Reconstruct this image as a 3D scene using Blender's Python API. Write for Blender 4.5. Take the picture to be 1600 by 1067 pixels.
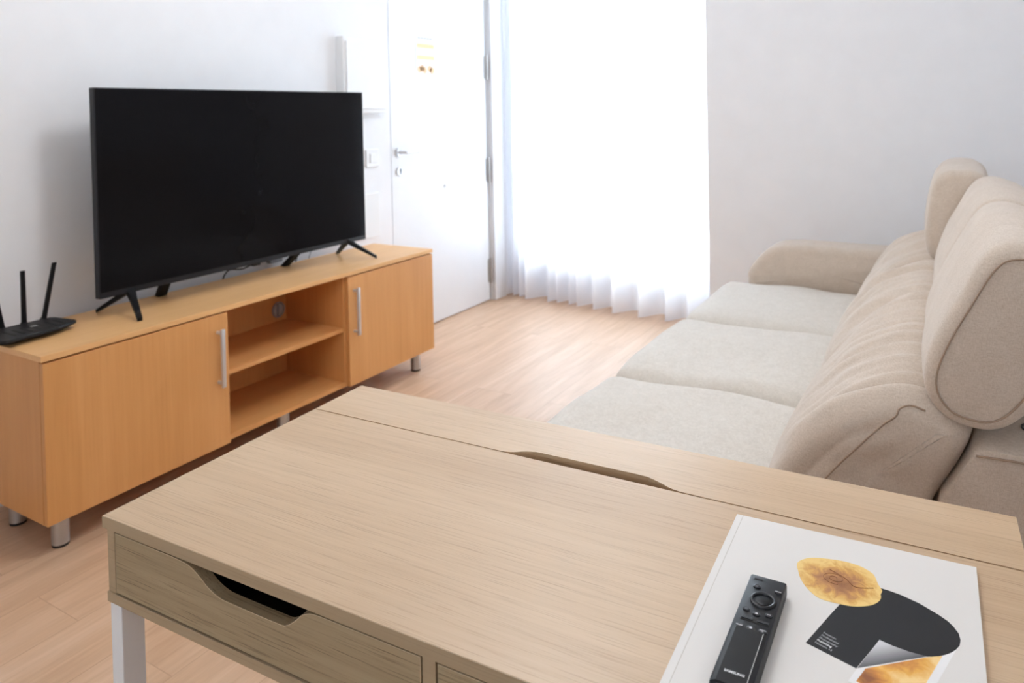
import bpy, bmesh, math, random
from mathutils import Vector, Matrix, noise
from mathutils.bvhtree import BVHTree

random.seed(4)
PI = math.pi
S = bpy.context.scene
COL = S.collection
for o in list(bpy.data.objects):
    bpy.data.objects.remove(o)

# ------------------------------------------------------------------ camera
F_PX, CX, CY = 1148.3877, 830.8712, 195.66
yaw, pitch, roll = 0.5268, -0.0178, -0.0205
cam_loc = Vector((0.9259, -0.5090, 1.2506))
fw = Vector((-math.sin(yaw) * math.cos(pitch), math.cos(yaw) * math.cos(pitch), math.sin(pitch)))
rt0 = Vector((math.cos(yaw), math.sin(yaw), 0.0))
up0 = rt0.cross(fw)
rt = math.cos(roll) * rt0 + math.sin(roll) * up0
up = -math.sin(roll) * rt0 + math.cos(roll) * up0
cam_data = bpy.data.cameras.new('camera')
cam = bpy.data.objects.new('camera', cam_data)
COL.objects.link(cam)
cam.matrix_world = Matrix(((rt.x, up.x, -fw.x, cam_loc.x), (rt.y, up.y, -fw.y, cam_loc.y),
                           (rt.z, up.z, -fw.z, cam_loc.z), (0, 0, 0, 1)))
cam_data.sensor_width = 36.0
cam_data.sensor_fit = 'HORIZONTAL'
cam_data.lens = F_PX * 36.0 / 1600.0
cam_data.shift_x = (800.0 - CX) / 1600.0
cam_data.shift_y = (CY - 533.5) / 1600.0
cam_data.clip_start = 0.02
cam_data.dof.use_dof = True
cam_data.dof.focus_distance = 0.90
cam_data.dof.aperture_fstop = 7.5
S.camera = cam

# ------------------------------------------------------------------ world, light, exposure
S.view_settings.view_transform = 'Standard'
S.view_settings.look = 'None'
S.view_settings.gamma = 1.0
S.view_settings.use_curve_mapping = False
S.view_settings.exposure = 0.0
S.cycles.max_bounces = 14
S.cycles.diffuse_bounces = 10
S.cycles.transmission_bounces = 8
S.cycles.transparent_max_bounces = 12
S.cycles.caustics_reflective = False
S.cycles.caustics_refractive = False
S.cycles.sample_clamp_indirect = 6.0

world = bpy.data.worlds.new('daylight')
S.world = world
world.use_nodes = True
wn = world.node_tree
bg = wn.nodes['Background']
bg.inputs['Color'].default_value = (0.82, 0.91, 1.0, 1)
bg.inputs['Strength'].default_value = 28.0

XW, YF, XR, YB, ZC = -1.787, 3.86, 1.32, -2.9, 2.50      # room shell
WX0, WX1, WZ0, WZ1 = -1.70, -0.26, 0.05, 2.30            # balcony door opening in the far wall
BX0, BX1, BZ0, BZ1 = -0.40, 0.30, 1.25, 1.95                # unseen window added behind the camera for fill


def portal(name, loc, sx, sy, rot):
    d = bpy.data.lights.new(name, 'AREA')
    d.shape = 'RECTANGLE'
    d.size, d.size_y = sx, sy
    d.cycles.is_portal = True
    o = bpy.data.objects.new(name, d)
    o.location = loc
    o.rotation_euler = rot
    COL.objects.link(o)


portal('portal_far', ((WX0 + WX1) / 2, YF + 0.14, (WZ0 + WZ1) / 2), WX1 - WX0, WZ1 - WZ0, (-PI / 2, 0, 0))
portal('portal_back', ((BX0 + BX1) / 2, YB - 0.14, (BZ0 + BZ1) / 2), BX1 - BX0, BZ1 - BZ0, (PI / 2, 0, 0))

# ------------------------------------------------------------------ helpers


def srgb(r, g, b):
    f = lambda c: (c / 255 / 12.92) if c / 255 <= 0.04045 else ((c / 255 + 0.055) / 1.055) ** 2.4
    return (f(r), f(g), f(b), 1.0)


def world_origin(o):
    v = Vector((0, 0, 0))
    while o is not None:
        v += o.location
        o = o.parent
    return v


def obj(name, bm, mat, parent=None, local=False, smooth=False, origin=None):
    """Link a bmesh as ONE mesh object.  Vertices are in room coordinates unless local=True."""
    me = bpy.data.meshes.new(name)
    if not local:
        o0 = world_origin(parent) if parent else (Vector(origin) if origin else Vector((0, 0, 0)))
        if parent is None and origin is None:
            xs = [v.co.x for v in bm.verts]; ys = [v.co.y for v in bm.verts]; zs = [v.co.z for v in bm.verts]
            o0 = Vector(((min(xs) + max(xs)) / 2, (min(ys) + max(ys)) / 2, min(zs)))
        for v in bm.verts:
            v.co -= o0
    bmesh.ops.recalc_face_normals(bm, faces=bm.faces[:])
    bm.to_mesh(me)
    bm.free()
    if smooth:
        for p in me.polygons:
            p.use_smooth = True
        if smooth != 'all':
            try:
                me.set_sharp_from_angle(angle=math.radians(38))
            except Exception:
                pass
    me.materials.append(mat)
    o = bpy.data.objects.new(name, me)
    COL.objects.link(o)
    if parent is not None:
        o.parent = parent
    elif not local:
        o.location = o0
    return o


def empty(name, loc, label, cat, rz=0.0, group=None):
    o = bpy.data.objects.new(name, None)
    o.empty_display_size = 0.1
    o.location = loc
    o.rotation_euler = (0, 0, rz)
    COL.objects.link(o)
    o['label'] = label
    o['category'] = cat
    if group:
        o['group'] = group
    return o


def tag(o, label, cat, group=None):
    o['label'] = label
    o['category'] = cat
    if group:
        o['group'] = group
    return o


def struct(o):
    o['kind'] = 'structure'
    return o


def box(bm, x0, x1, y0, y1, z0, z1, bev=0.0, seg=2):
    r = bmesh.ops.create_cube(bm, size=1.0)
    vs = r['verts']
    for v in vs:
        v.co = Vector((x0 + (v.co.x + 0.5) * (x1 - x0), y0 + (v.co.y + 0.5) * (y1 - y0), z0 + (v.co.z + 0.5) * (z1 - z0)))
    if bev > 0:
        es = list({e for v in vs for e in v.link_edges})
        bmesh.ops.bevel(bm, geom=es, offset=bev, segments=seg, affect='EDGES', profile=0.5)
    return bm


def B(*a, **k):
    return box(bmesh.new(), *a, **k)


def cyl(bm, p0, p1, r0, r1=None, n=24, caps=True):
    r1 = r0 if r1 is None else r1
    p0, p1 = Vector(p0), Vector(p1)
    d = (p1 - p0)
    q = d.to_track_quat('Z', 'Y').to_matrix()
    rings = []
    for p, r in ((p0, r0), (p1, r1)):
        rings.append([bm.verts.new(p + q @ Vector((r * math.cos(2 * PI * i / n), r * math.sin(2 * PI * i / n), 0))) for i in range(n)])
    for i in range(n):
        bm.faces.new((rings[0][i], rings[0][(i + 1) % n], rings[1][(i + 1) % n], rings[1][i]))
    if caps:
        bm.faces.new(rings[0][::-1])
        bm.faces.new(rings[1])
    return bm


def tube(bm, pts, r, n=8, closed=False):
    pts = [Vector(p) for p in pts]
    m = len(pts)
    rings = []
    prev = None
    for i in range(m):
        a = pts[(i - 1) % m] if (closed or i > 0) else pts[i]
        b = pts[(i + 1) % m] if (closed or i < m - 1) else pts[i]
        t = (b - a).normalized()
        if prev is None:
            ref = Vector((0, 0, 1)) if abs(t.z) < 0.9 else Vector((1, 0, 0))
            u = t.cross(ref).normalized()
        else:
            u = (prev - t * prev.dot(t)).normalized()
        prev = u
        w = t.cross(u)
        rings.append([bm.verts.new(pts[i] + r * (math.cos(2 * PI * k / n) * u + math.sin(2 * PI * k / n) * w)) for k in range(n)])
    for i in range(m if closed else m - 1):
        A, Bq = rings[i], rings[(i + 1) % m]
        for k in range(n):
            bm.faces.new((A[k], A[(k + 1) % n], Bq[(k + 1) % n], Bq[k]))
    if not closed:
        bm.faces.new(rings[0][::-1])
        bm.faces.new(rings[-1])
    return bm


def prism(bm, pts, axis, a, b, bev=0.0):
    """Extrude a 2-D outline along an axis: 'Z' pts are (x,y); 'Y' pts are (x,z); 'X' pts are (y,z)."""
    def mk(p, t):
        return {'Z': Vector((p[0], p[1], t)), 'Y': Vector((p[0], t, p[1])), 'X': Vector((t, p[0], p[1]))}[axis]
    A = [bm.verts.new(mk(p, a)) for p in pts]
    Bv = [bm.verts.new(mk(p, b)) for p in pts]
    n = len(pts)
    f1 = bm.faces.new(A)
    f2 = bm.faces.new(Bv[::-1])
    for i in range(n):
        bm.faces.new((A[i], Bv[i], Bv[(i + 1) % n], A[(i + 1) % n]))
    if bev > 0:
        es = list(set(f1.edges) | set(f2.edges))
        bmesh.ops.bevel(bm, geom=es, offset=bev, segments=2, affect='EDGES', profile=0.5)
    return bm


def catmull(pts, k=6, closed=True):
    out = []
    n = len(pts)
    P = [Vector(p) for p in pts]
    rng = range(n) if closed else range(n - 1)
    for i in rng:
        p0 = P[(i - 1) % n] if closed or i > 0 else P[i]
        p1, p2 = P[i], P[(i + 1) % n]
        p3 = P[(i + 2) % n] if closed or i < n - 2 else P[i + 1]
        for j in range(k):
            t = j / k
            out.append(0.5 * ((2 * p1) + (-p0 + p2) * t + (2 * p0 - 5 * p1 + 4 * p2 - p3) * t * t + (-p0 + 3 * p1 - 3 * p2 + p3) * t ** 3))
    if not closed:
        out.append(P[-1])
    return out


def ss(a, b, x):
    t = max(0.0, min(1.0, (x - a) / (b - a)))
    return t * t * (3 - 2 * t)


# ------------------------------------------------------------------ materials


class NT:
    def __init__(self, name):
        self.m = bpy.data.materials.new(name)
        self.m.use_nodes = True
        self.t = self.m.node_tree
        self.t.nodes.clear()
        self.out = self.n('ShaderNodeOutputMaterial')

    def n(self, typ, **kw):
        nd = self.t.nodes.new(typ)
        for k, v in kw.items():
            setattr(nd, k, v)
        return nd

    def l(self, a, b):
        self.t.links.new(a, b)

    def bsdf(self, color=(0.8, 0.8, 0.8, 1), rough=0.5, metal=0.0, ior=1.45, sheen=0.0):
        b = self.n('ShaderNodeBsdfPrincipled')
        b.inputs['Base Color'].default_value = color
        b.inputs['Roughness'].default_value = rough
        b.inputs['Metallic'].default_value = metal
        b.inputs['IOR'].default_value = ior
        if sheen:
            b.inputs['Sheen Weight'].default_value = sheen
        self.l(b.outputs[0], self.out.inputs[0])
        self.b = b
        return b

    def coords(self, scale, rot=(0, 0, 0), which='Object'):
        tc = self.n('ShaderNodeTexCoord')
        mp = self.n('ShaderNodeMapping')
        mp.inputs['Scale'].default_value = scale
        mp.inputs['Rotation'].default_value = rot
        self.l(tc.outputs[which], mp.inputs[0])
        return mp.outputs[0]

    def noise(self, vec, scale=1.0, detail=4, rough=0.5, dist=0.0):
        nn = self.n('ShaderNodeTexNoise')
        nn.inputs['Scale'].default_value = scale
        nn.inputs['Detail'].default_value = detail
        nn.inputs['Roughness'].default_value = rough
        nn.inputs['Distortion'].default_value = dist
        self.l(vec, nn.inputs['Vector'])
        return nn.outputs['Fac']

    def ramp(self, fac, stops):
        r = self.n('ShaderNodeValToRGB')
        e = r.color_ramp.elements
        while len(e) < len(stops):
            e.new(0.5)
        for i, (p, c) in enumerate(stops):
            e[i].position = p
            e[i].color = c
        self.l(fac, r.inputs[0])
        return r.outputs[0]

    def mix(self, a, b, fac, mode='MIX'):
        m = self.n('ShaderNodeMix', data_type='RGBA', blend_type=mode)
        for s, v in ((m.inputs[6], a), (m.inputs[7], b), (m.inputs[0], fac)):
            if isinstance(v, (tuple, float, int)):
                s.default_value = v
            else:
                self.l(v, s)
        return m.outputs[2]

    def bump(self, h, strength=0.2, dist=0.002):
        bp = self.n('ShaderNodeBump')
        bp.inputs['Strength'].default_value = strength
        bp.inputs['Distance'].default_value = dist
        self.l(h, bp.inputs['Height'])
        self.l(bp.outputs[0], self.b.inputs['Normal'])


def plain(name, color, rough=0.5, metal=0.0, ior=1.45, var=0.03):
    t = NT(name)
    t.bsdf(color, rough, metal, ior)
    v = t.coords((1, 1, 1))
    f = t.noise(v, 9.0, 3)
    a = tuple(c * (1 - var) for c in color[:3]) + (1,)
    b_ = tuple(min(1, c * (1 + var)) for c in color[:3]) + (1,)
    t.l(t.ramp(f, [(0.3, a), (0.7, b_)]), t.b.inputs['Base Color'])
    return t.m


def wood(name, light, mid, dark, along='X', rough=0.4, fine=1.0, bump=0.08, ior=1.45, streak=0.5, big=0.5):
    """Stretched-noise wood grain running along one object axis."""
    t = NT(name)
    t.bsdf(mid, rough, 0, ior)
    lo, hi = 1.6, 60.0
    sc = {'X': (lo, hi, hi), 'Y': (hi, lo, hi), 'Z': (hi, hi, lo)}[along]
    s2 = tuple(s * (0.12 if s == hi else 0.5) for s in sc)
    s3 = tuple(s * (5.0 if s == hi else 3.0) for s in sc)
    f1 = t.noise(t.coords(sc), fine, 5, 0.6, 0.3)
    f2 = t.noise(t.coords(s2), 1.0, 3, 0.5, 0.6)
    f3 = t.noise(t.coords(s3), fine, 3, 0.7)
    c1 = t.ramp(f1, [(0.25, dark), (0.5, mid), (0.75, light)])
    c2 = t.ramp(f2, [(0.3, dark), (0.5, mid), (0.7, light)])
    c = t.mix(c1, c2, big)
    d = t.ramp(f3, [(0.32, tuple(x * 0.72 for x in dark[:3]) + (1,)), (0.46, (1, 1, 1, 1))])
    c = t.mix(c, d, streak, 'MULTIPLY')
    t.l(c, t.b.inputs['Base Color'])
    t.bump(f3, bump, 0.001)
    return t.m


def fabric(name, light, dark, scale=1.0, bump=0.5):
    t = NT(name)
    t.bsdf(light, 0.9, 0, 1.3, sheen=0.25)
    v = t.coords((1, 1, 1))
    w1 = t.noise(t.coords((130 * scale, 130 * scale, 900 * scale)), 1.0, 3, 0.6)
    w2 = t.noise(t.coords((700 * scale, 220 * scale, 220 * scale)), 1.0, 2, 0.6)
    g = t.noise(v, 26.0, 4, 0.6)
    m = t.n('ShaderNodeMath', operation='ADD')
    t.l(w1, m.inputs[0]); t.l(w2, m.inputs[1])
    h = t.n('ShaderNodeMath', operation='MULTIPLY')
    t.l(m.outputs[0], h.inputs[0]); h.inputs[1].default_value = 0.5
    c = t.ramp(h.outputs[0], [(0.36, dark), (0.62, light)])
    c2 = t.ramp(g, [(0.3, (0.93, 0.92, 0.91, 1)), (0.7, (1, 1, 1, 1))])
    t.l(t.mix(c, c2, 1.0, 'MULTIPLY'), t.b.inputs['Base Color'])
    t.bump(h.outputs[0], bump, 0.0012)
    return t.m


M = {}
M['wall'] = plain('wall_paint', (0.85, 0.865, 0.89, 1), 0.75, var=0.012)
M['ceiling'] = plain('ceiling_paint', (0.88, 0.88, 0.88, 1), 0.85, var=0.01)
M['white_gloss'] = plain('white_lacquer', (0.78, 0.79, 0.81, 1), 0.35, var=0.01)
M['white_plastic'] = plain('white_plastic', (0.82, 0.83, 0.84, 1), 0.4, var=0.01)
M['white_metal'] = plain('white_powder_coat', (0.78, 0.80, 0.82, 1), 0.4, var=0.02)
M['gap_grey'] = plain('door_gap_shade_grey', (0.36, 0.36, 0.38, 1), 0.7)
M['steel'] = plain('brushed_steel', (0.50, 0.49, 0.48, 1), 0.38, 0.9, var=0.08)
M['satin'] = plain('satin_aluminium', (0.62, 0.62, 0.64, 1), 0.35, 0.55, var=0.04)
M['dark_metal'] = plain('dark_metal', (0.05, 0.05, 0.05, 1), 0.35, 0.6)
M['black_plastic'] = plain('black_plastic', (0.005, 0.005, 0.006, 1), 0.5, ior=1.3)
M['black_rubber'] = plain('black_rubber', (0.012, 0.011, 0.010, 1), 0.7)
M['grey_plastic'] = plain('grey_plastic', (0.30, 0.32, 0.36, 1), 0.5)
M['bezel'] = plain('television_bezel', (0.009, 0.009, 0.012, 1), 0.45, ior=1.35)
M['screen'] = plain('television_screen', (0.0035, 0.0032, 0.004, 1), 0.12, ior=1.20)
M['interior_dark'] = plain('drawer_interior', (0.02, 0.017, 0.014, 1), 0.8)

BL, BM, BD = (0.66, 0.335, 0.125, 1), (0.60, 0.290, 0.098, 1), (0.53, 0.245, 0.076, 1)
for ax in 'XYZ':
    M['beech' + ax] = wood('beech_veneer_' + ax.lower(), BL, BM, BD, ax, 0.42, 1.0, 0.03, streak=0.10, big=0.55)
M['beech_top_lit'] = wood('beech_veneer_top_lit', (0.78, 0.47, 0.215, 1), (0.73, 0.42, 0.18, 1), (0.67, 0.37, 0.15, 1), 'Y', 0.40, 1.0, 0.03, streak=0.08, big=0.55)  # same beech, lighter copy: light on the top put into the colour
OL, OM, OD = (0.62, 0.455, 0.295, 1), (0.545, 0.385, 0.238, 1), (0.455, 0.305, 0.178, 1)  # desktop copy of the foil, specular haze put into the lighter colour
for ax in 'XYZ':
    M['oak' + ax] = wood('oak_foil_' + ax.lower(), OL, OM, OD, ax, 0.38, 2.2, 0.10, streak=0.34, big=0.6, ior=1.58)
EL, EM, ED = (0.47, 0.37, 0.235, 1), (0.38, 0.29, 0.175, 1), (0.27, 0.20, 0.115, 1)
M['oak_front'] = wood('oak_foil_front_shaded', EL, EM, ED, 'X', 0.45, 1.8, 0.12, streak=0.62, big=0.55)  # same oak foil as the desktop, darkened for the shaded front
M['oak_shaded'] = wood('oak_foil_shaded', (0.44, 0.335, 0.215, 1), (0.40, 0.30, 0.19, 1), (0.35, 0.255, 0.155, 1), 'X', 0.45, 1.0, 0.03, streak=0.2)  # desktop foil again, shade on edges and boards put into the colour

M['oak_lip'] = plain('oak_edge_lip', (0.56, 0.45, 0.31, 1), 0.5)
M['sofa'] = fabric('sofa_weave', (0.620, 0.535, 0.455, 1), (0.490, 0.405, 0.325, 1), 1.0, 0.18)
M['sofa_seat_lit'] = fabric('sofa_weave_lit', (0.72, 0.68, 0.62, 1), (0.60, 0.56, 0.50, 1), 0.8, 0.3)  # same fabric as the rest, whitened for light falling on the seats
M['piping'] = plain('sofa_piping', (0.33, 0.24, 0.175, 1), 0.85)


def floor_mat():
    t = NT('laminate_floor')
    t.bsdf((0.5, 0.33, 0.21, 1), 0.42, 0, 1.62)
    v = t.coords((1, 1, 1), (0, 0, PI / 2))
    br = t.n('ShaderNodeTexBrick')
    br.offset = 0.37
    br.inputs['Color1'].default_value = (0.42, 0.42, 0.42, 1)
    br.inputs['Color2'].default_value = (0.60, 0.60, 0.60, 1)
    br.inputs['Mortar'].default_value = (0.2, 0.2, 0.2, 1)
    br.inputs['Scale'].default_value = 1.0
    br.inputs['Mortar Size'].default_value = 0.0012
    br.inputs['Mortar Smooth'].default_value = 0.3
    br.inputs['Brick Width'].default_value = 1.28
    br.inputs['Row Height'].default_value = 0.19
    t.l(v, br.inputs['Vector'])
    off = t.n('ShaderNodeVectorMath', operation='MULTIPLY_ADD')
    tc = t.n('ShaderNodeTexCoord')
    t.l(tc.outputs['Object'], off.inputs[0])
    off.inputs[1].default_value = (14, 1.1, 1)
    sc = t.n('ShaderNodeVectorMath', operation='SCALE')
    t.l(br.outputs['Color'], sc.inputs[0]); sc.inputs['Scale'].default_value = 23.0
    t.l(sc.outputs[0], off.inputs[2])
    f1 = t.noise(off.outputs[0], 1.0, 5, 0.6, 0.8)
    f2 = t.noise(off.outputs[0], 6.0, 4, 0.6, 0.2)
    A = t.ramp(f1, [(0.28, (0.480, 0.297, 0.178, 1)), (0.52, (0.590, 0.390, 0.252, 1)), (0.75, (0.665, 0.465, 0.322, 1))])
    Bq = t.ramp(f2, [(0.3, (0.86, 0.84, 0.82, 1)), (0.6, (1, 1, 1, 1))])
    c = t.mix(A, Bq, 0.7, 'MULTIPLY')
    tone = t.ramp(br.outputs['Fac'], [(0.0, (1, 1, 1, 1)), (1.0, (0.72, 0.68, 0.64, 1))])
    c = t.mix(c, tone, 1.0, 'MULTIPLY')
    t.l(c, t.b.inputs['Base Color'])
    t.bump(f2, 0.03, 0.001)
    return t.m


M['floor'] = floor_mat()


def curtain_mat():
    t = NT('sheer_curtain')
    d = t.n('ShaderNodeBsdfDiffuse'); d.inputs['Color'].default_value = (0.90, 0.90, 0.92, 1)
    tr = t.n('ShaderNodeBsdfTranslucent'); tr.inputs['Color'].default_value = (0.93, 0.94, 0.97, 1)
    tp = t.n('ShaderNodeBsdfTransparent'); tp.inputs['Color'].default_value = (0.97, 0.98, 1.0, 1)
    w = t.noise(t.coords((900, 900, 900)), 1.0, 1)
    bp = t.n('ShaderNodeBump'); bp.inputs['Strength'].default_value = 0.05; bp.inputs['Distance'].default_value = 0.0005
    t.l(w, bp.inputs['Height']); t.l(bp.outputs[0], d.inputs['Normal'])
    m1 = t.n('ShaderNodeMixShader'); m1.inputs[0].default_value = 0.55
    t.l(d.outputs[0], m1.inputs[1]); t.l(tr.outputs[0], m1.inputs[2])
    m2 = t.n('ShaderNodeMixShader'); m2.inputs[0].default_value = 0.10
    t.l(m1.outputs[0], m2.inputs[1]); t.l(tp.outputs[0], m2.inputs[2])
    t.l(m2.outputs[0], t.out.inputs[0])
    return t.m


def glass_mat():
    t = NT('window_glass')
    tp = t.n('ShaderNodeBsdfTransparent'); tp.inputs['Color'].default_value = (0.95, 0.97, 0.97, 1)
    g = t.n('ShaderNodeBsdfGlossy'); g.inputs['Roughness'].default_value = 0.02
    fr = t.n('ShaderNodeFresnel'); fr.inputs['IOR'].default_value = 1.45
    m = t.n('ShaderNodeMixShader')
    t.l(fr.outputs[0], m.inputs[0]); t.l(tp.outputs[0], m.inputs[1]); t.l(g.outputs[0], m.inputs[2])
    t.l(m.outputs[0], t.out.inputs[0])
    return t.m


M['curtain'] = curtain_mat()
M['glass'] = glass_mat()

# ------------------------------------------------------------------ room shell
T = 0.14
struct(obj('floor', B(XW - T, XR + T, YB - T, YF + T, -0.10, 0.0), M['floor']))
struct(obj('ceiling', B(XW - T, XR + T, YB - T, YF + T, ZC, ZC + 0.10), M['ceiling']))
DY0, DY1, DZ1 = 2.600, 3.585, 2.06                       # hole of the entrance door in the left wall
bm = bmesh.new()
box(bm, XW - T, XW, YB - T, DY0, 0, ZC)
box(bm, XW - T, XW, DY1, YF + T, 0, ZC)
box(bm, XW - T, XW, DY0, DY1, DZ1, ZC)
struct(obj('wall_left', bm, M['wall']))
struct(obj('wall_right', B(XR, XR + T, YB - T, YF + T, 0, ZC), M['wall']))
bm = bmesh.new()
box(bm, XW, WX0, YF, YF + T, 0, ZC)
box(bm, WX1, XR, YF, YF + T, 0, ZC)
box(bm, -0.262, XR, 3.43, YF, 0, ZC)
box(bm, WX0, WX1, YF, YF + T, WZ1, ZC)
box(bm, WX0, WX1, YF, YF + T, 0, WZ0)
struct(obj('wall_far', bm, M['wall']))
bm = bmesh.new()
box(bm, XW, BX0, YB - T, YB, 0, ZC)
box(bm, BX1, XR, YB - T, YB, 0, ZC)
box(bm, BX0, BX1, YB - T, YB, BZ1, ZC)
box(bm, BX0, BX1, YB - T, YB, 0, BZ0)
struct(obj('wall_near', bm, M['wall']))

# entrance door, flush in the left wall
door = struct(obj('door_1', B(XW - 0.045, XW - 0.004, DY0 + 0.012, DY1 - 0.024, 0.006, DZ1 - 0.012, 0.002), M['white_gloss']))
obj('door_gap_shade', B(XW - 0.09, XW - 0.046, DY0, DY1, 0.0, DZ1), M['gap_grey'], door)  # grey sheet standing in for the shadow gap round the door
bm = bmesh.new()
cyl(bm, (XW - 0.004, 2.668, 1.040), (XW + 0.006, 2.668, 1.040), 0.026, 0.024)
obj('handle_rose', bm, M['satin'], door, smooth=True)
bm = bmesh.new()
tube(bm, catmull([(XW + 0.004, 2.668, 1.040), (XW + 0.045, 2.668, 1.040), (XW + 0.052, 2.685, 1.040), (XW + 0.052, 2.780, 1.043)], 5, False), 0.0085, 12)
lever = obj('door_handle', bm, M['satin'], door, smooth=True)
bm = bmesh.new()
cyl(bm, (XW - 0.004, 2.672, 0.935), (XW + 0.005, 2.672, 0.935), 0.026, 0.024)
key = obj('keyhole_plate', bm, M['satin'], door, smooth=True)
bm = bmesh.new()
cyl(bm, (XW + 0.005, 2.676, 0.942), (XW + 0.007, 2.676, 0.942), 0.007, 0.007)
box(bm, XW + 0.005, XW + 0.007, 2.672, 2.680, 0.920, 0.942)
obj('keyhole', bm, M['dark_metal'], key)
bm = bmesh.new()
cyl(bm, (XW - 0.004, 3.099, 0.809), (XW + 0.002, 3.099, 0.809), 0.010, 0.009)
obj('peephole', bm, M['steel'], door, smooth=True)
for zc in (1.553, 0.873, 0.202):
    bm = bmesh.new()
    cyl(bm, (XW + 0.006, 3.566, zc - 0.082), (XW + 0.006, 3.566, zc + 0.082), 0.0085, n=16)
    box(bm, XW - 0.004, XW + 0.001, 3.545, 3.568, zc - 0.075, zc + 0.075)
    obj('hinge', bm, M['steel'], door, smooth=True)
# casing
bm = bmesh.new()
box(bm, XW, XW + 0.028, 3.588, 3.722, 0, DZ1 + 0.07, 0.004)
struct(obj('trim_1', bm, M['white_gloss']))
bm = bmesh.new()
box(bm, XW, XW + 0.012, 2.560, 3.722, DZ1 + 0.001, DZ1 + 0.0695, 0.003)
struct(obj('trim_2', bm, M['white_gloss']))

# balcony door behind the curtain
bm = bmesh.new()
fy0, fy1 = YF + 0.03, YF + 0.09
box(bm, WX0, WX0 + 0.07, fy0, fy1, WZ0, WZ1)
box(bm, WX1 - 0.07, WX1, fy0, fy1, WZ0, WZ1)
box(bm, WX0 + 0.07, WX1 - 0.07, fy0, fy1, WZ1 - 0.07, WZ1)
box(bm, WX0 + 0.07, WX1 - 0.07, fy0, fy1, WZ0, WZ0 + 0.05)
box(bm, -1.090, -1.010, fy0 - 0.005, fy1 + 0.005, WZ0 + 0.05, WZ1 - 0.07)
win = struct(obj('window_1', bm, M['white_gloss']))
obj('lower_panel', B(WX0 + 0.07, -1.091, fy0 + 0.015, fy1 - 0.015, WZ0 + 0.05, 0.30), M['white_gloss'], win)
obj('lower_panel', B(-1.009, WX1 - 0.07, fy0 + 0.015, fy1 - 0.015, WZ0 + 0.05, 0.30), M['white_gloss'], win)
obj('window_pane', B(WX0 + 0.07, -1.091, fy0 + 0.025, fy0 + 0.031, 0.301, WZ1 - 0.07), M['glass'], win)
obj('window_pane', B(-1.009, WX1 - 0.07, fy0 + 0.025, fy0 + 0.031, 0.301, WZ1 - 0.07), M['glass'], win)
# unseen window behind the camera, added to brighten the near side
bm = bmesh.new()
gy0, gy1 = YB - 0.09, YB - 0.03
box(bm, BX0, BX0 + 0.06, gy0, gy1, BZ0, BZ1)
box(bm, BX1 - 0.06, BX1, gy0, gy1, BZ0, BZ1)
box(bm, BX0 + 0.06, BX1 - 0.06, gy0, gy1, BZ1 - 0.06, BZ1)
box(bm, BX0 + 0.06, BX1 - 0.06, gy0, gy1, BZ0, BZ0 + 0.06)
box(bm, -0.03, 0.03, gy0, gy1, BZ0 + 0.06, BZ1 - 0.06)
win2 = struct(obj('fill_window', bm, M['white_gloss']))
obj('window_pane', B(BX0 + 0.06, -0.03, gy0 + 0.025, gy0 + 0.031, BZ0 + 0.06, BZ1 - 0.06), M['glass'], win2)
obj('window_pane', B(0.03, BX1 - 0.06, gy0 + 0.025, gy0 + 0.031, BZ0 + 0.06, BZ1 - 0.06), M['glass'], win2)

# glowing sphere added out of view to brighten desk and walls
def fill_mat():
    t = NT('fill_glow')
    e = t.n('ShaderNodeEmission')
    e.inputs['Color'].default_value = (0.97, 0.985, 1.0, 1)
    e.inputs['Strength'].default_value = 28.0
    t.l(e.outputs[0], t.out.inputs[0])
    return t.m


fill_light = empty('added_fill_globe', (-0.05, 1.15, 2.25), 'unseen glowing sphere added near the ceiling to brighten the room', 'fill_light')
bm = bmesh.new()
bmesh.ops.create_uvsphere(bm, u_segments=32, v_segments=20, radius=0.18)
for v in bm.verts:
    v.co += Vector((-0.05, 1.15, 2.25))
obj('globe', bm, fill_mat(), fill_light, smooth='all')
bm = bmesh.new()
cyl(bm, (-0.05, 1.15, 2.432), (-0.05, 1.15, 2.485), 0.006, n=10)
cyl(bm, (-0.05, 1.15, 2.475), (-0.05, 1.15, 2.4995), 0.05, n=24)
obj('fill_mount', bm, M['white_plastic'], fill_light)

# ------------------------------------------------------------------ sheer curtain
edges = [-1.755, -1.700, -1.645, -1.578, -1.400, -1.343, -1.250, -1.185, -1.062, -0.921, -0.740, -0.569, -0.434, -0.266]


def curtain_y(x, z):
    base = 3.755 - 0.155 * (x + 1.75) / 1.45
    i = 0
    while i < len(edges) - 2 and x > edges[i + 1]:
        i += 1
    w = edges[i + 1] - edges[i]
    u = (x - edges[i]) / w
    amp = 0.060 + 0.50 * w * 0.9
    amp *= 0.50 + 0.50 * ss(2.3, 0.0, z)
    saw = (ss(0.0, 0.62, u) ** 0.9) if u < 0.80 else 1.0 - ss(0.80, 1.0, u)
    return base - amp * 0.5 + amp * saw + 0.006 * math.sin(9 * x + 3.1 * z) * ss(2.2, 0.3, z)


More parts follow.
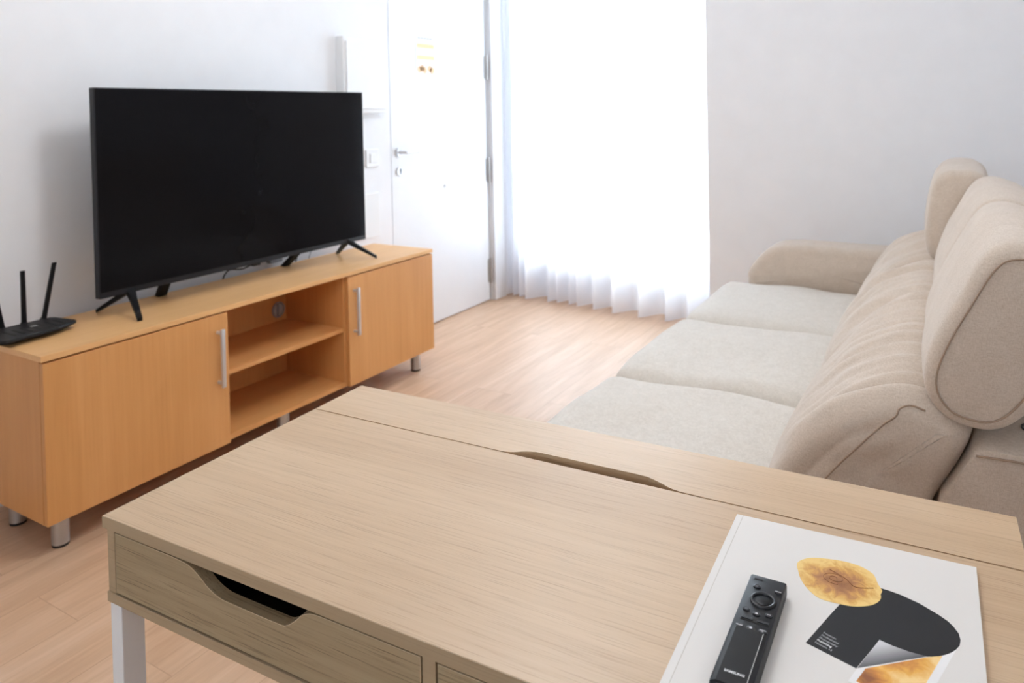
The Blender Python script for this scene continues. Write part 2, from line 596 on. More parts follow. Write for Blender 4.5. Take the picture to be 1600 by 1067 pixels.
bm = bmesh.new()
NX, NZ = 420, 36
z_top = 2.42
grid = []
for j in range(NZ + 1):
    z = z_top * (1 - j / NZ)
    row = []
    for i in range(NX + 1):
        x = edges[0] + (edges[-1] - edges[0]) * i / NX
        xx = x + 0.018 * math.sin(x * 5 + 1.3) * (z / 2.4)
        row.append(bm.verts.new((x, curtain_y(min(max(xx, edges[0]), edges[-1]), z), max(z, 0.012))))
    grid.append(row)
for j in range(NZ):
    for i in range(NX):
        bm.faces.new((grid[j][i], grid[j + 1][i], grid[j + 1][i + 1], grid[j][i + 1]))
cur = obj('curtain', bm, M['curtain'], smooth='all')
tag(cur, 'sheer white floor-length curtain glowing with daylight beside the entrance door', 'curtain')
bm = bmesh.new()
for j in (0,):
    pts = [(edges[0] + (edges[-1] - edges[0]) * i / 210, curtain_y(edges[0] + (edges[-1] - edges[0]) * i / 210, 0.03) - 0.001, 0.014) for i in range(211)]
    tube(bm, pts, 0.0022, 5)
obj('hem', bm, M['curtain'], cur)
bm = bmesh.new()
box(bm, -1.78, -0.264, 3.62, 3.73, 2.425, 2.455)
tag(obj('curtain_rail', bm, M['white_plastic']), 'white ceiling rail carrying the sheer curtain', 'curtain rail')

# ------------------------------------------------------------------ wall fittings
bm = bmesh.new()
fb = obj('fuse_box', B(XW, XW + 0.050, 2.205, 2.520, 1.262, 1.655, 0.004), M['white_plastic'])
tag(fb, 'white fuse box cabinet on the wall between television and door', 'fuse box')
obj('door_panel', B(XW + 0.050, XW + 0.058, 2.222, 2.505, 1.285, 1.628, 0.002), M['white_plastic'], fb)
sw = obj('light_switch', B(XW, XW + 0.008, 2.400, 2.495, 0.975, 1.070, 0.003), M['white_plastic'])
tag(sw, 'white light switch plate on the wall left of the door handle', 'light switch')
obj('rocker', B(XW + 0.008, XW + 0.012, 2.425, 2.470, 0.998, 1.047, 0.002), M['white_plastic'], sw)
ic = obj('cover_plate', B(XW, XW + 0.010, 2.330, 2.490, 0.600, 0.838, 0.003), M['white_plastic'])
tag(ic, 'tall white blank cover plate on the wall below the light switch', 'cover plate')
so = obj('socket_box', B(XW, XW + 0.03, 1.742, 1.812, 0.592, 0.662, 0.004), M['grey_plastic'])
tag(so, 'small grey socket box on the wall under the television', 'socket')
for n_, (pts, lab) in enumerate((
        ([(-1.615, 1.63, 0.674), (-1.66, 1.61, 0.645), (-1.73, 1.575, 0.606), (-1.765, 1.52, 0.60), (-1.775, 1.50, 0.50), (-1.775, 1.50, 0.12)], 'thin black cable trailing from the television left of the socket box'),
        ([(-1.62, 1.93, 0.672), (-1.70, 1.925, 0.64), (-1.76, 1.90, 0.60), (-1.775, 1.89, 0.45), (-1.775, 1.89, 0.12)], 'dark cable hanging straight behind the television right of the socket box'),
        ([(-1.62, 2.02, 0.672), (-1.71, 2.01, 0.64), (-1.765, 1.985, 0.60), (-1.775, 1.97, 0.45), (-1.775, 1.97, 0.12)], 'thin grey cable behind the television, nearest the right leg'))):
    bm = bmesh.new()
    tube(bm, catmull(pts, 6, False), 0.0032 if n_ != 2 else 0.002, 8)
    tag(obj('cable', bm, M['black_rubber'] if n_ < 2 else M['grey_plastic'], smooth=True), lab, 'cable', 'cables behind the television')

# paper notice on the door
nx = XW - 0.0035
nt = obj('paper_notice', B(nx, nx + 0.0008, 2.838, 3.026, 1.478, 1.730), plain('notice_paper', (0.80, 0.80, 0.81, 1), 0.6))
tag(nt, 'faint white paper notice with yellow and orange stripes on the door', 'notice')
pale_y = plain('print_yellow', (0.78, 0.63, 0.34, 1), 0.6)
pale_o = plain('print_orange', (0.78, 0.50, 0.28, 1), 0.6)
pale_g = plain('print_grey', (0.48, 0.48, 0.50, 1), 0.6)
bx = nx + 0.0008
bm = bmesh.new()
for i in range(5):
    box(bm, bx, bx + 0.0003, 2.862 + i * 0.028, 2.882 + i * 0.028, 1.693, 1.701)
obj('heading_print', bm, pale_g, nt)
for z in (1.652, 1.584):
    obj('stripe_print', B(bx, bx + 0.0003, 2.852, 3.013, z - 0.012, z + 0.012), pale_y, nt)
bm = bmesh.new()
for y in (2.862, 2.885, 2.908, 2.955, 2.978):
    cyl(bm, (bx, y + 0.012, 1.515 + 0.006 * math.sin(y * 90)), (bx + 0.0003, y + 0.012, 1.515 + 0.006 * math.sin(y * 90)), 0.020, n=20)
obj('picture_print', bm, pale_o, nt)

# ------------------------------------------------------------------ television cabinet
CXF = -1.329
cab = empty('television_cabinet', (-1.54, 1.47, 0.0), 'long low beech television cabinet with two doors and an open middle', 'cabinet')
cz0, cz1, ct = 0.095, 0.5855, 0.018
xb, xf = -1.705, CXF - 0.021
obj('top_panel', B(-1.715, CXF, 0.575, 2.368, cz1 - 0.0175, cz1, 0.0012), M['beech_top_lit'], cab)
obj('side_panel', B(xb, xf, 0.579, 0.597, cz0, cz1 - 0.018, 0.0006), M['beechZ'], cab)
obj('side_panel', B(xb, xf, 2.346, 2.364, cz0, cz1 - 0.018, 0.0006), M['beechZ'], cab)
obj('divider', B(xb, xf, 1.181, 1.199, cz0 + 0.018, cz1 - 0.018), M['beechZ'], cab)
obj('divider', B(xb, xf, 1.775, 1.793, cz0 + 0.018, cz1 - 0.018), M['beechZ'], cab)
obj('bottom_panel', B(xb, xf, 0.5972, 2.3458, cz0, cz0 + 0.018), M['beechY'], cab)
obj('shelf', B(xb + 0.006, xf - 0.003, 1.1995, 1.7745, 0.329, 0.346), M['beechY'], cab)
# back panel with a round cable hole
bm = bmesh.new()
yc, zc, rr = 1.729, 0.396, 0.030
y0, y1, z0, z1 = 0.5975, 2.3455, cz0 + 0.018, cz1 - 0.018
N = 32
for xx in (xb, xb + 0.004):
    ci = [bm.verts.new((xx, yc + rr * math.cos(2 * PI * i / N), zc + rr * math.sin(2 * PI * i / N))) for i in range(N)]
    sq = []
    for i in range(N):
        a = 2 * PI * i / N
        s_ = 0.07 / max(abs(math.cos(a)), abs(math.sin(a)))
        sq.append(bm.verts.new((xx, yc + s_ * math.cos(a), zc + s_ * math.sin(a))))
    for i in range(N):
        bm.faces.new((ci[i], ci[(i + 1) % N], sq[(i + 1) % N], sq[i]))
box(bm, xb, xb + 0.004, y0, yc - 0.07, z0, z1)
box(bm, xb, xb + 0.004, yc + 0.07, y1, z0, z1)
box(bm, xb, xb + 0.004, yc - 0.07, yc + 0.07, zc + 0.07, z1)
box(bm, xb, xb + 0.004, yc - 0.07, yc + 0.07, z0, zc - 0.07)
obj('back_panel', bm, M['beechZ'], cab)
bm = bmesh.new()
ring = [(xb + 0.006, yc + 0.031 * math.cos(2 * PI * i / 32), zc + 0.031 * math.sin(2 * PI * i / 32)) for i in range(32)]
tube(bm, ring, 0.004, 8, closed=True)
box(bm, xb + 0.002, xb + 0.005, yc - 0.006, yc + 0.002, zc - 0.029, zc + 0.029)
obj('cable_grommet', bm, M['grey_plastic'], cab, smooth=True)


def handle_mesh(y, z0_, z1_):
    b_ = bmesh.new()
    box(b_, CXF + 0.024, CXF + 0.033, y - 0.007, y + 0.007, z0_, z1_, 0.001)
    cyl(b_, (CXF, y, z0_ + 0.014), (CXF + 0.0245, y, z0_ + 0.014), 0.0058, n=16)
    cyl(b_, (CXF, y, z1_ - 0.014), (CXF + 0.0245, y, z1_ - 0.014), 0.0058, n=16)
    return b_


for (a, b_, hy) in ((0.579, 1.1885, 1.146), (1.785, 2.364, 1.817)):
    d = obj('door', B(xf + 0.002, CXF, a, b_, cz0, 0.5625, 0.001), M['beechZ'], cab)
    obj('handle', handle_mesh(hy, 0.312, 0.515), M['satin'], d, smooth=True)
for (x, y) in ((-1.385, 0.640), (-1.385, 1.470), (-1.385, 2.285), (-1.630, 0.640), (-1.630, 1.470), (-1.630, 2.285)):
    bm = bmesh.new()
    cyl(bm, (x, y, 0.008), (x, y, 0.0948), 0.0235, n=32)
    lg = obj('leg', bm, M['steel'], cab, smooth=True)
    bm = bmesh.new()
    cyl(bm, (x, y, 0.0), (x, y, 0.008), 0.0225, 0.0235, n=32)
    obj('foot_pad', bm, M['black_rubber'], lg, smooth=True)

# ------------------------------------------------------------------ television
TX = -1.531
tv = empty('television', (TX, 1.486, cz1), 'large flat black television standing on the beech cabinet', 'television')
bm = bmesh.new()
box(bm, TX - 0.026, TX, 0.856, 2.1164, 0.661, 1.3611, 0.002)
obj('bezel', bm, M['bezel'], tv)
obj('screen', B(TX - 0.001, TX + 0.0006, 0.861, 2.1114, 0.681, 1.3561), M['screen'], tv)
bm = bmesh.new()
box(bm, TX - 0.070, TX - 0.027, 0.98, 1.99, 0.680, 1.12, 0.012)
obj('rear_housing', bm, M['black_plastic'], tv)
obj('power_light_housing', B(TX - 0.020, TX - 0.002, 1.470, 1.505, 0.653, 0.6608, 0.001), M['black_plastic'], tv)


def leg_v(y_apex, y_foot, inner):
    zt, zb = 0.664, cz1 + 0.0004
    for (xe, ye) in ((-1.424, y_foot), (-1.672, y_foot)):
        b_ = bmesh.new()
        a0 = Vector((TX - 0.012, y_apex, zt)); e0 = Vector((xe, ye, zb))
        d_ = Vector((e0.x - a0.x, e0.y - a0.y, 0)).normalized()
        n_ = Vector((-d_.y, d_.x, 0))
        rings = []
        for k, (w, h) in enumerate(((0.026, 0.034), (0.017, 0.026), (0.013, 0.016))):
            t_ = (0.0, 0.35, 1.0)[k]
            c_ = a0.lerp(e0, t_)
            zlo = max(c_.z - (0.004 if k < 2 else 0.0), zb)
            q = [c_ + n_ * w * 0.6, c_ - n_ * w * 0.6]
            rings.append([b_.verts.new((q[0].x, q[0].y, zlo)), b_.verts.new((q[1].x, q[1].y, zlo)),
                          b_.verts.new((q[1].x, q[1].y, zlo + h * 0.7)), b_.verts.new((q[0].x, q[0].y, zlo + h * 0.7))])
        for r0, r1 in zip(rings[:-1], rings[1:]):
            for i in range(4):
                b_.faces.new((r0[i], r0[(i + 1) % 4], r1[(i + 1) % 4], r1[i]))
        b_.faces.new(rings[0][::-1]); b_.faces.new(rings[-1])
        obj('leg', b_, M['black_plastic'], tv)
    b_ = bmesh.new()
    yi0, yi1 = inner
    vs = []
    for (x, y, z) in ((TX - 0.05, yi0, 0.69), (-1.690, yi1, zb)):
        s_ = 0.016
        vs.append([b_.verts.new((x + a * s_ * 0.8, y + c * s_, z + (0.0 if z < 0.6 else 0))) for a, c in ((-1, -1), (1, -1), (1, 1), (-1, 1))])
    for i in range(4):
        b_.faces.new((vs[0][i], vs[0][(i + 1) % 4], vs[1][(i + 1) % 4], vs[1][i]))
    b_.faces.new(vs[0][::-1]); b_.faces.new(vs[1])
    obj('rear_leg', b_, M['black_plastic'], tv)


leg_v(0.968, 0.926, (1.135, 1.172))
leg_v(2.003, 2.070, (1.790, 1.765))

# ------------------------------------------------------------------ wifi router on the cabinet
rz0 = cz1 + 0.0004
router = empty('wifi_router', (-1.59, 0.675, rz0), 'flat black internet router with three upright antennas on the cabinet end', 'router')
top_pl = [(-1.663, 0.545), (-1.658, 0.766), (-1.640, 0.776), (-1.548, 0.790), (-1.534, 0.780), (-1.506, 0.715), (-1.490, 0.560), (-1.500, 0.545)]
bot_pl = [(-1.645, 0.578), (-1.645, 0.752), (-1.632, 0.756), (-1.575, 0.762), (-1.560, 0.757), (-1.548, 0.715), (-1.540, 0.590), (-1.546, 0.580)]
bm = bmesh.new()
lv = []
for (pl, z, s_) in ((bot_pl, rz0, 1.0), (top_pl, rz0 + 0.017, 1.0), (top_pl, rz0 + 0.021, 1.0), (top_pl, rz0 + 0.026, 0.95)):
    cxr = sum(q[0] for q in pl) / len(pl); cyr = sum(q[1] for q in pl) / len(pl)
    lv.append([bm.verts.new((cxr + (q[0] - cxr) * s_, cyr + (q[1] - cyr) * s_, z)) for q in pl])
for r0, r1 in zip(lv[:-1], lv[1:]):
    for i in range(len(r0)):
        bm.faces.new((r0[i], r0[(i + 1) % len(r0)], r1[(i + 1) % len(r0)], r1[i]))
bm.faces.new(lv[0][::-1]); bm.faces.new(lv[-1])
obj('body', bm, M['black_plastic'], router)
bm = bmesh.new()
for i in range(7):
    y = 0.600 + i * 0.024
    box(bm, -1.60, -1.53, y, y + 0.006, rz0 + 0.026, rz0 + 0.0272)
obj('top_ribs', bm, M['black_rubber'], router)
bm = bmesh.new()
box(bm, -1.592, -1.580, 0.672, 0.690, rz0 + 0.0262, rz0 + 0.0275)
obj('emblem', bm, M['steel'], router)
for (yb_, yt_, zt_) in ((0.632, 0.605, 0.770), (0.694, 0.694, 0.776), (0.752, 0.790, 0.785)):
    bm = bmesh.new()
    prism(bm, [(yb_ - 0.0072, 0.604), (yb_ + 0.0072, 0.604), (yt_ + 0.0062, zt_), (yt_ - 0.0062, zt_)], 'X', -1.676, -1.667, 0.0012)
    cyl(bm, (-1.664, yb_, 0.604), (-1.680, yb_, 0.604), 0.0085, n=14)
    obj('antenna', bm, M['black_plastic'], router)

# ------------------------------------------------------------------ sofa
sofa = empty('sofa', (0.55, 1.95, 0.0), 'beige fabric three-seat sofa with tilted headrests along the right side', 'sofa')
SY = [0.885, 1.552, 2.219, 2.884]


def soft_box(x0, x1, y0, y1, z0, z1, r, crown=0.0, front=0.0, n=18, wob=0.0, seed=0.0):
    bm = bmesh.new()
    bmesh.ops.create_cube(bm, size=2.0)
    bmesh.ops.subdivide_edges(bm, edges=bm.edges[:], cuts=n, use_grid_fill=True)
    cx_, cy_, cz_ = (x0 + x1) / 2, (y0 + y1) / 2, (z0 + z1) / 2
    hx, hy, hz = (x1 - x0) / 2, (y1 - y0) / 2, (z1 - z0) / 2
    for v in bm.verts:
        # concentrate vertices near the edges
        u = [math.sin(c * PI / 2) for c in v.co]
        p = Vector((u[0] * hx, u[1] * hy, u[2] * hz))
        q = Vector((max(-hx + r, min(hx - r, p.x)), max(-hy + r, min(hy - r, p.y)), max(-hz + r, min(hz - r, p.z))))
        d = p - q
        if d.length > 1e-6:
            m_ = max(abs(d.x), abs(d.y), abs(d.z))
            p = q + d.normalized() * m_
        a, b_ = 1 - (p.x / hx) ** 2, 1 - (p.y / hy) ** 2
        if p.z > 0:
            p.z += crown * (max(a, 0) ** 0.5) * (max(b_, 0) ** 0.6) * (p.z / hz)
        if p.x < 0:
            p.x -= front * max(b_, 0) ** 0.5 * (-p.x / hx)
        if wob:
            p += Vector((0, 0, 1)) * wob * noise.noise(Vector((p.x * 5 + seed, p.y * 5, seed))) * (1 if p.z > 0 else 0)
        v.co = p + Vector((cx_, cy_, cz_))
    return bm


def loft(profile, y0, y1, end_r=0.03, ny=40, bulge=0.0, wr=None, cap_bulge=0.012, k=5, seed=0.0, cap_wr=0.0):
    """Closed (x,z) profile swept along y, rounded at both ends and bulging in the middle."""
    pr = [Vector((p.x, p.y)) for p in catmull([(a, b_, 0) for a, b_ in profile], k)]
    n = len(pr)
    cen = Vector((sum(p.x for p in pr) / n, sum(p.y for p in pr) / n))
    nor = []
    for i in range(n):
        t_ = (pr[(i + 1) % n] - pr[(i - 1) % n]).normalized()
        nn = Vector((t_.y, -t_.x))
        if nn.dot(pr[i] - cen) < 0:
            nn = -nn
        nor.append(nn)
    bm = bmesh.new()
    rings = []
    L = y1 - y0
    for j in range(ny + 1):
        s = j / ny
        # even interior, fine near ends
        y = y0 + L * (0.5 - 0.5 * math.cos(PI * s)) if True else 0
        e = min(y - y0, y1 - y)
        if e < end_r:
            inset = end_r * (1 - math.sqrt(max(0.0, 1 - ((end_r - e) / end_r) ** 2)))
        else:
            inset = 0.0
        c = (y - (y0 + y1) / 2) / (L / 2)
        bl = bulge * max(0.0, 1 - c * c) ** 0.7
        ring = []
        for i in range(n):
            off = bl - inset
            if wr:
                off += wr(pr[i].x, pr[i].y, y, i / n, seed) * ss(0, end_r * 1.5, e)
            q = pr[i] + nor[i] * off
            ring.append(bm.verts.new((q.x, y, q.y)))
        rings.append(ring)
    for r0, r1 in zip(rings[:-1], rings[1:]):
        for i in range(n):
            bm.faces.new((r0[i], r0[(i + 1) % n], r1[(i + 1) % n], r1[i]))
    for ring, sgn in ((rings[0], -1), (rings[-1], 1)):
        c0 = Vector((sum(v.co.x for v in ring) / n, ring[0].co.y, sum(v.co.z for v in ring) / n))
        prev = ring
        for t_ in (0.94, 0.86, 0.77, 0.68, 0.58, 0.47, 0.36, 0.24, 0.12):
            cur_ = [bm.verts.new(Vector((c0.x + (v.co.x - c0.x) * t_, c0.y + sgn * cap_bulge * (1 - t_ * t_), c0.z + (v.co.z - c0.z) * t_))) for v in ring]
            if wr:
                for v in cur_:
                    q_ = v.co
                    v.co.y += sgn * cap_wr * (1 - t_) * (0.4 + t_) * noise.noise(Vector((q_.x * 10 + q_.z * 4, q_.z * 34 - q_.x * 13, seed + 4.0)))
            for i in range(n):
                bm.faces.new((prev[i], prev[(i + 1) % n], cur_[(i + 1) % n], cur_[i]))
            prev = cur_
        tip = bm.verts.new((c0.x, c0.y + sgn * cap_bulge, c0.z))
        for i in range(n):
            bm.faces.new((prev[i], prev[(i + 1) % n], tip))
    return bm, pr, nor


def near_y(tree, x, z, y_from):
    """y of the surface met when looking along +y at (x, z)."""
    hit = tree.ray_cast(Vector((x, y_from, z)), Vector((0, 1, 0)))[0]
    return hit.y if hit else y_from


# base frame
obj('base_frame', B(0.055, 0.93, SY[0] + 0.01, SY[3], 0.09, 0.300, 0.02, 3), M['sofa'], sofa, smooth=True)
for (x, y) in ((0.12, 0.98), (0.12, 2.80), (0.86, 0.98), (0.86, 2.80)):
    bm = bmesh.new()
    cyl(bm, (x, y, 0.0), (x, y, 0.089), 0.02, 0.024, n=20)
    obj('leg', bm, M['steel'], sofa, smooth=True)
# seat cushions
for i in range(3):
    bm = soft_box(-0.006, 0.70, SY[i] + 0.003, SY[i + 1] - 0.003, 0.270, 0.450, 0.050, crown=0.018, front=0.022, n=22, wob=0.012, seed=i * 3.7)
    obj('seat_cushion', bm, M['sofa_seat_lit'], sofa, smooth='all')

# back cushions
back_prof = [(0.585, 0.400), (0.588, 0.460), (0.607, 0.535), (0.642, 0.602), (0.682, 0.651), (0.730, 0.700), (0.800, 0.735),
             (0.850, 0.745), (0.900, 0.730), (0.930, 0.700), (0.915, 0.650), (0.884, 0.588), (0.850, 0.500), (0.825, 0.420), (0.700, 0.385), (0.610, 0.385)]


def back_wrinkle(x, z, y, u, seed):
    if x > 0.88 or z < 0.45:
        return 0.0
    m = ss(0.52, 0.74, z) * ss(0.90, 0.86, x)
    f = noise.noise(Vector((y * 12 + 2.2 * (z - 0.6) * math.sin(y * 6 + seed) + 0.9 * math.sin(z * 9 + seed), z * 2.6, seed * 5 + 2.0)))
    g = noise.noise(Vector((y * 42, z * 3.0 + x * 2, seed * 3 + 9.0)))
    low = noise.noise(Vector((y * 4, z * 4, seed * 7)))
    return 0.026 * (abs(f) - 0.25) * m * 1.7 + 0.009 * g * m + 0.008 * low


for i in range(3):
    bm, pr, nor = loft(back_prof, SY[i] + 0.004, SY[i + 1] - (0.004 if i < 2 else 0.020), 0.042, 110, 0.022, back_wrinkle, 0.006, 6, seed=1.3 + i * 2.1, cap_wr=0.030)
    bmesh.ops.recalc_face_normals(bm, faces=bm.faces[:])
    tree = BVHTree.FromBMesh(bm)
    c = obj('back_cushion', bm, M['sofa'], sofa, smooth='all')
    # seam running round the near face
    bm = bmesh.new()
    pts = []
    for (a, b_) in [(0.640, 0.440), (0.668, 0.500), (0.712, 0.581), (0.765, 0.648), (0.806, 0.694), (0.826, 0.712), (0.833, 0.726), (0.850, 0.733), (0.872, 0.728)]:
        pts.append((a, b_))
    pts = [(p.x, near_y(tree, p.x, p.y, SY[i] - 0.2) - 0.0004, p.y) for p in catmull([(a, b_, 0) for a, b_ in pts], 6, False)]
    tube(bm, pts, 0.0018, 6)
    obj('seam', bm, M['piping'], c, smooth='all')

# headrests: two tilted back, the far one folded upright
head_prof = [(0.948, 0.712), (0.905, 0.722), (0.877, 0.755), (0.873, 0.800), (0.893, 0.860), (0.925, 0.925), (0.957, 0.985), (0.985, 1.012),
             (1.025, 1.016), (1.075, 0.995), (1.115, 0.955), (1.118, 0.905), (1.080, 0.850), (1.040, 0.790), (1.010, 0.745), (0.982, 0.720)]


def head_wr(x, z, y, u, seed):
    return 0.004 * noise.noise(Vector((x * 9, y * 7, z * 9 + seed)))


up_prof = [(0.862, 0.735), (0.835, 0.765), (0.829, 0.830), (0.838, 0.900), (0.850, 0.965), (0.868, 1.010), (0.895, 1.028), (0.935, 1.030),
           (0.972, 1.025), (0.995, 1.003), (0.998, 0.960), (0.985, 0.890), (0.965, 0.820), (0.940, 0.765), (0.905, 0.735)]
for i in range(3):
    prof = head_prof if i < 2 else up_prof
    bm, pr, nor = loft(prof, SY[i] + 0.002, SY[i + 1] - 0.002, 0.022, 44, 0.014, head_wr, 0.010, 5, seed=i * 3.3)
    h = obj('headrest', bm, M['sofa'], sofa, smooth='all')
    for (yy, sg) in ((SY[i] + 0.0015, 0), (SY[i + 1] - 0.0015, 1)):
        if i == 2:
            continue
        bm = bmesh.new()
        pts = [(p.x - nn.x * 0.017, yy, p.y - nn.y * 0.017) for p, nn in zip(pr, nor)]
        tube(bm, pts, 0.0017, 6, closed=True)
        obj('piping', bm, M['piping'], h, smooth='all')
    bx_, bz_ = (1.030, 0.80) if i < 2 else (0.93, 0.80)
    for yy in (SY[i] + 0.12, SY[i + 1] - 0.12):
        bm = bmesh.new()
        cyl(bm, (bx_, yy, 0.690), (bx_, yy, bz_), 0.0055, n=12)
        cyl(bm, (bx_, yy, 0.6865), (bx_, yy, 0.691), 0.016, n=20)
        obj('headrest_rod', bm, M['dark_metal'], sofa, smooth=True)

# backrest shell behind the cushions
shell = [(0.834, 0.30), (0.893, 0.590), (0.932, 0.655), (0.943, 0.680), (0.957, 0.687), (1.130, 0.684), (1.150, 0.665), (1.150, 0.10), (0.935, 0.10), (0.935, 0.30)]
bm = bmesh.new()
prism(bm, shell, 'Y', SY[0] - 0.002, SY[3] + 0.001, 0.008)
obj('backrest_shell', bm, M['sofa'], sofa, smooth=True)
bm = bmesh.new()
tube(bm, [(0.945, SY[0] - 0.002, 0.673), (1.00, SY[0] - 0.004, 0.676), (1.140, SY[0] - 0.003, 0.668)], 0.0018, 6)
obj('seam', bm, M['piping'], sofa)

# far armrest
arm_prof = [(0.095, 0.420), (0.080, 0.470), (0.084, 0.498), (0.112, 0.540), (0.148, 0.582), (0.190, 0.612), (0.250, 0.627), (0.340, 0.630), (0.500, 0.628),
            (0.700, 0.628), (0.860, 0.622), (0.900, 0.590), (0.900, 0.450), (0.860, 0.400), (0.500, 0.400), (0.200, 0.400)]
bm, pr, nor = loft(arm_prof, SY[3] + 0.004, SY[3] + 0.215, 0.035, 30, 0.006, head_wr, 0.012, 5, seed=9)
arm = obj('armrest', bm, M['sofa'], sofa, smooth='all')
obj('arm_panel', B(0.110, 0.93, SY[3] + 0.040, SY[3] + 0.190, 0.09, 0.415, 0.015, 3), M['sofa'], sofa, smooth=True)

# ------------------------------------------------------------------ desk (its own slight turn)
DR = 0.0394
desk = empty('desk', (0, 0, 0), 'light oak desk with two drawers and white metal legs in the foreground', 'desk', rz=DR)
W, D, TZ = 1.000, 0.4801, 0.76


def part(name, bm, mat, parent=desk, smooth=False):
    return obj(name, bm, mat, parent, local=True, smooth=smooth)


bm = bmesh.new()
box(bm, 0.0008, W - 0.0008, 0.0008, 0.3625, TZ - 0.0145, TZ, 0.0003)
dtop = part('desktop', bm, M['oakX'])
bm = bmesh.new()
box(bm, 0.0, W, 0.0, 0.0008, TZ - 0.0145, TZ - 0.0003)
box(bm, 0.0, 0.0008, 0.0008, 0.3625, TZ - 0.0145, TZ - 0.0003)
box(bm, W - 0.0008, W, 0.0008, 0.3625, TZ - 0.0145, TZ - 0.0003)
part('edge_tone_band', bm, M['oak_shaded'], dtop)  # thin strips carrying the shaded copy of the desktop oak
# rear flap with the cable cut-out
cut = catmull([(0.352, 0.3655, 0), (0.366, 0.3662, 0), (0.379, 0.3700, 0), (0.390, 0.3770, 0), (0.405, 0.3830, 0), (0.425, 0.3850, 0), (0.560, 0.3850, 0), (0.582, 0.3825, 0), (0.600, 0.3755, 0), (0.612, 0.3695, 0), (0.626, 0.3662, 0), (0.642, 0.3655, 0)], 4, False)
outline = [(0, 0.3655)] + [(p.x, p.y) for p in cut] + [(W, 0.3655), (W, D), (0, D)]
bm = bmesh.new()
prism(bm, outline, 'Z', TZ - 0.0145, TZ - 0.0004)
part('rear_flap', bm, M['oakX'])
bz = 0.654
bm = bmesh.new()
box(bm, 0.0055, W - 0.0055, 0.0005, D - 0.002, bz, bz + 0.0125, 0.0005)
part('bottom_board', bm, M['oak_shaded'])
part('side_board', B(0.0070, 0.0210, 0.002, D - 0.003, bz + 0.0125, TZ - 0.0145), M['oak_shaded'])
part('side_board', B(W - 0.0210, W - 0.0070, 0.002, D - 0.003, bz + 0.0125, TZ - 0.0145), M['oak_shaded'])
part('divider_board', B(0.4875, 0.5025, 0.002, 0.340, bz + 0.0125, TZ - 0.0145), M['oak_shaded'])
part('rear_board', B(0.0210, W - 0.0210, D - 0.018, D - 0.004, bz + 0.0125, TZ - 0.0145), M['oakX'])
part('inner_board', B(0.0210, W - 0.0210, 0.341, 0.353, bz + 0.0125, TZ - 0.0145), M['oakX'])


def drawer(x0, x1, c0, c1):
    z0, z1 = bz + 0.0147, TZ - 0.0170
    dep = 0.026
    prof = catmull([(c0 - 0.030, z1, 0), (c0 - 0.012, z1 - 0.0006, 0), (c0 + 0.004, z1 - 0.0030, 0), (c0 + 0.020, z1 - 0.0105, 0), (c0 + 0.034, z1 - 0.0190, 0), (c0 + 0.050, z1 - 0.0245, 0), (c0 + 0.070, z1 - dep, 0),
                    (c1 - 0.050, z1 - dep, 0), (c1 - 0.038, z1 - 0.0245, 0), (c1 - 0.026, z1 - 0.0165, 0), (c1 - 0.014, z1 - 0.0060, 0), (c1, z1 - 0.0008, 0), (c1 + 0.018, z1, 0)], 4, False)
    out = [(x0, z0), (x1, z0), (x1, z1)] + [(p.x, p.y) for p in reversed(prof)] + [(x0, z1)]
    b_ = bmesh.new()
    prism(b_, out, 'Y', 0.0015, 0.0155, 0.0006)
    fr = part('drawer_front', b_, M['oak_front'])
    b_ = bmesh.new()
    tube(b_, [(x0 + 0.0007, 0.0016, z0), (x0 + 0.0007, 0.0016, z1 - 0.0007)] + [(p.x, 0.0016, p.y - 0.0006) for p in prof] + [(x1 - 0.0007, 0.0016, z1 - 0.0007), (x1 - 0.0007, 0.0016, z0)], 0.00042, 5)
    part('edge_tone_band', b_, M['oak_lip'], fr)
    b_ = bmesh.new()
    box(b_, x0 + 0.006, x0 + 0.018, 0.016, 0.335, z0 + 0.003, z1 - 0.030)
    box(b_, x1 - 0.018, x1 - 0.006, 0.016, 0.335, z0 + 0.003, z1 - 0.030)
    box(b_, x0 + 0.018, x1 - 0.018, 0.323, 0.335, z0 + 0.003, z1 - 0.030)
    box(b_, x0 + 0.018, x1 - 0.018, 0.016, 0.323, z0 + 0.003, z0 + 0.008)
    part('drawer_box', b_, M['interior_dark'], fr)


drawer(0.0228, 0.4860, 0.158, 0.350)
drawer(0.5050, 0.9772, 0.648, 0.840)
# legs: white steel, each a post, and cross bars
for x in (0.0055, W - 0.0275):
    for y in (0.004, D - 0.034):
        part('leg', B(x, x + 0.022, y, y + 0.030, 0.0, bz - 0.0003, 0.0012), M['white_metal'])
    part('side_rail', B(x + 0.002, x + 0.020, 0.0345, D - 0.0345, bz - 0.030, bz - 0.0003), M['white_metal'])
part('cross_bar', B(0.028, W - 0.028, D - 0.030, D - 0.012, 0.16, 0.185), M['white_metal'])


def on_desk(x, y):
    return (math.cos(DR) * x - math.sin(DR) * y, math.sin(DR) * x + math.cos(DR) * y)


# ------------------------------------------------------------------ magazine lying on the desk
BZ = TZ + 0.0001
BT = 0.0052
ox, oy = 0.705, 0.020
px, py = on_desk(ox, oy)
book = empty('magazine', (px, py, BZ), 'large white magazine with a printed pastry and black cover art on the desk', 'magazine', rz=DR)
paper = plain('magazine_paper', (0.76, 0.74, 0.71, 1), 0.42, var=0.01)
pages = plain('page_edges', (0.72, 0.68, 0.60, 1), 0.7)


def bk(x, y):
    return (x - ox, y - oy)


corn = [bk(0.7045, 0.0200), bk(0.9475, 0.0200), bk(0.9515, 0.3400), bk(0.7060, 0.3345)]


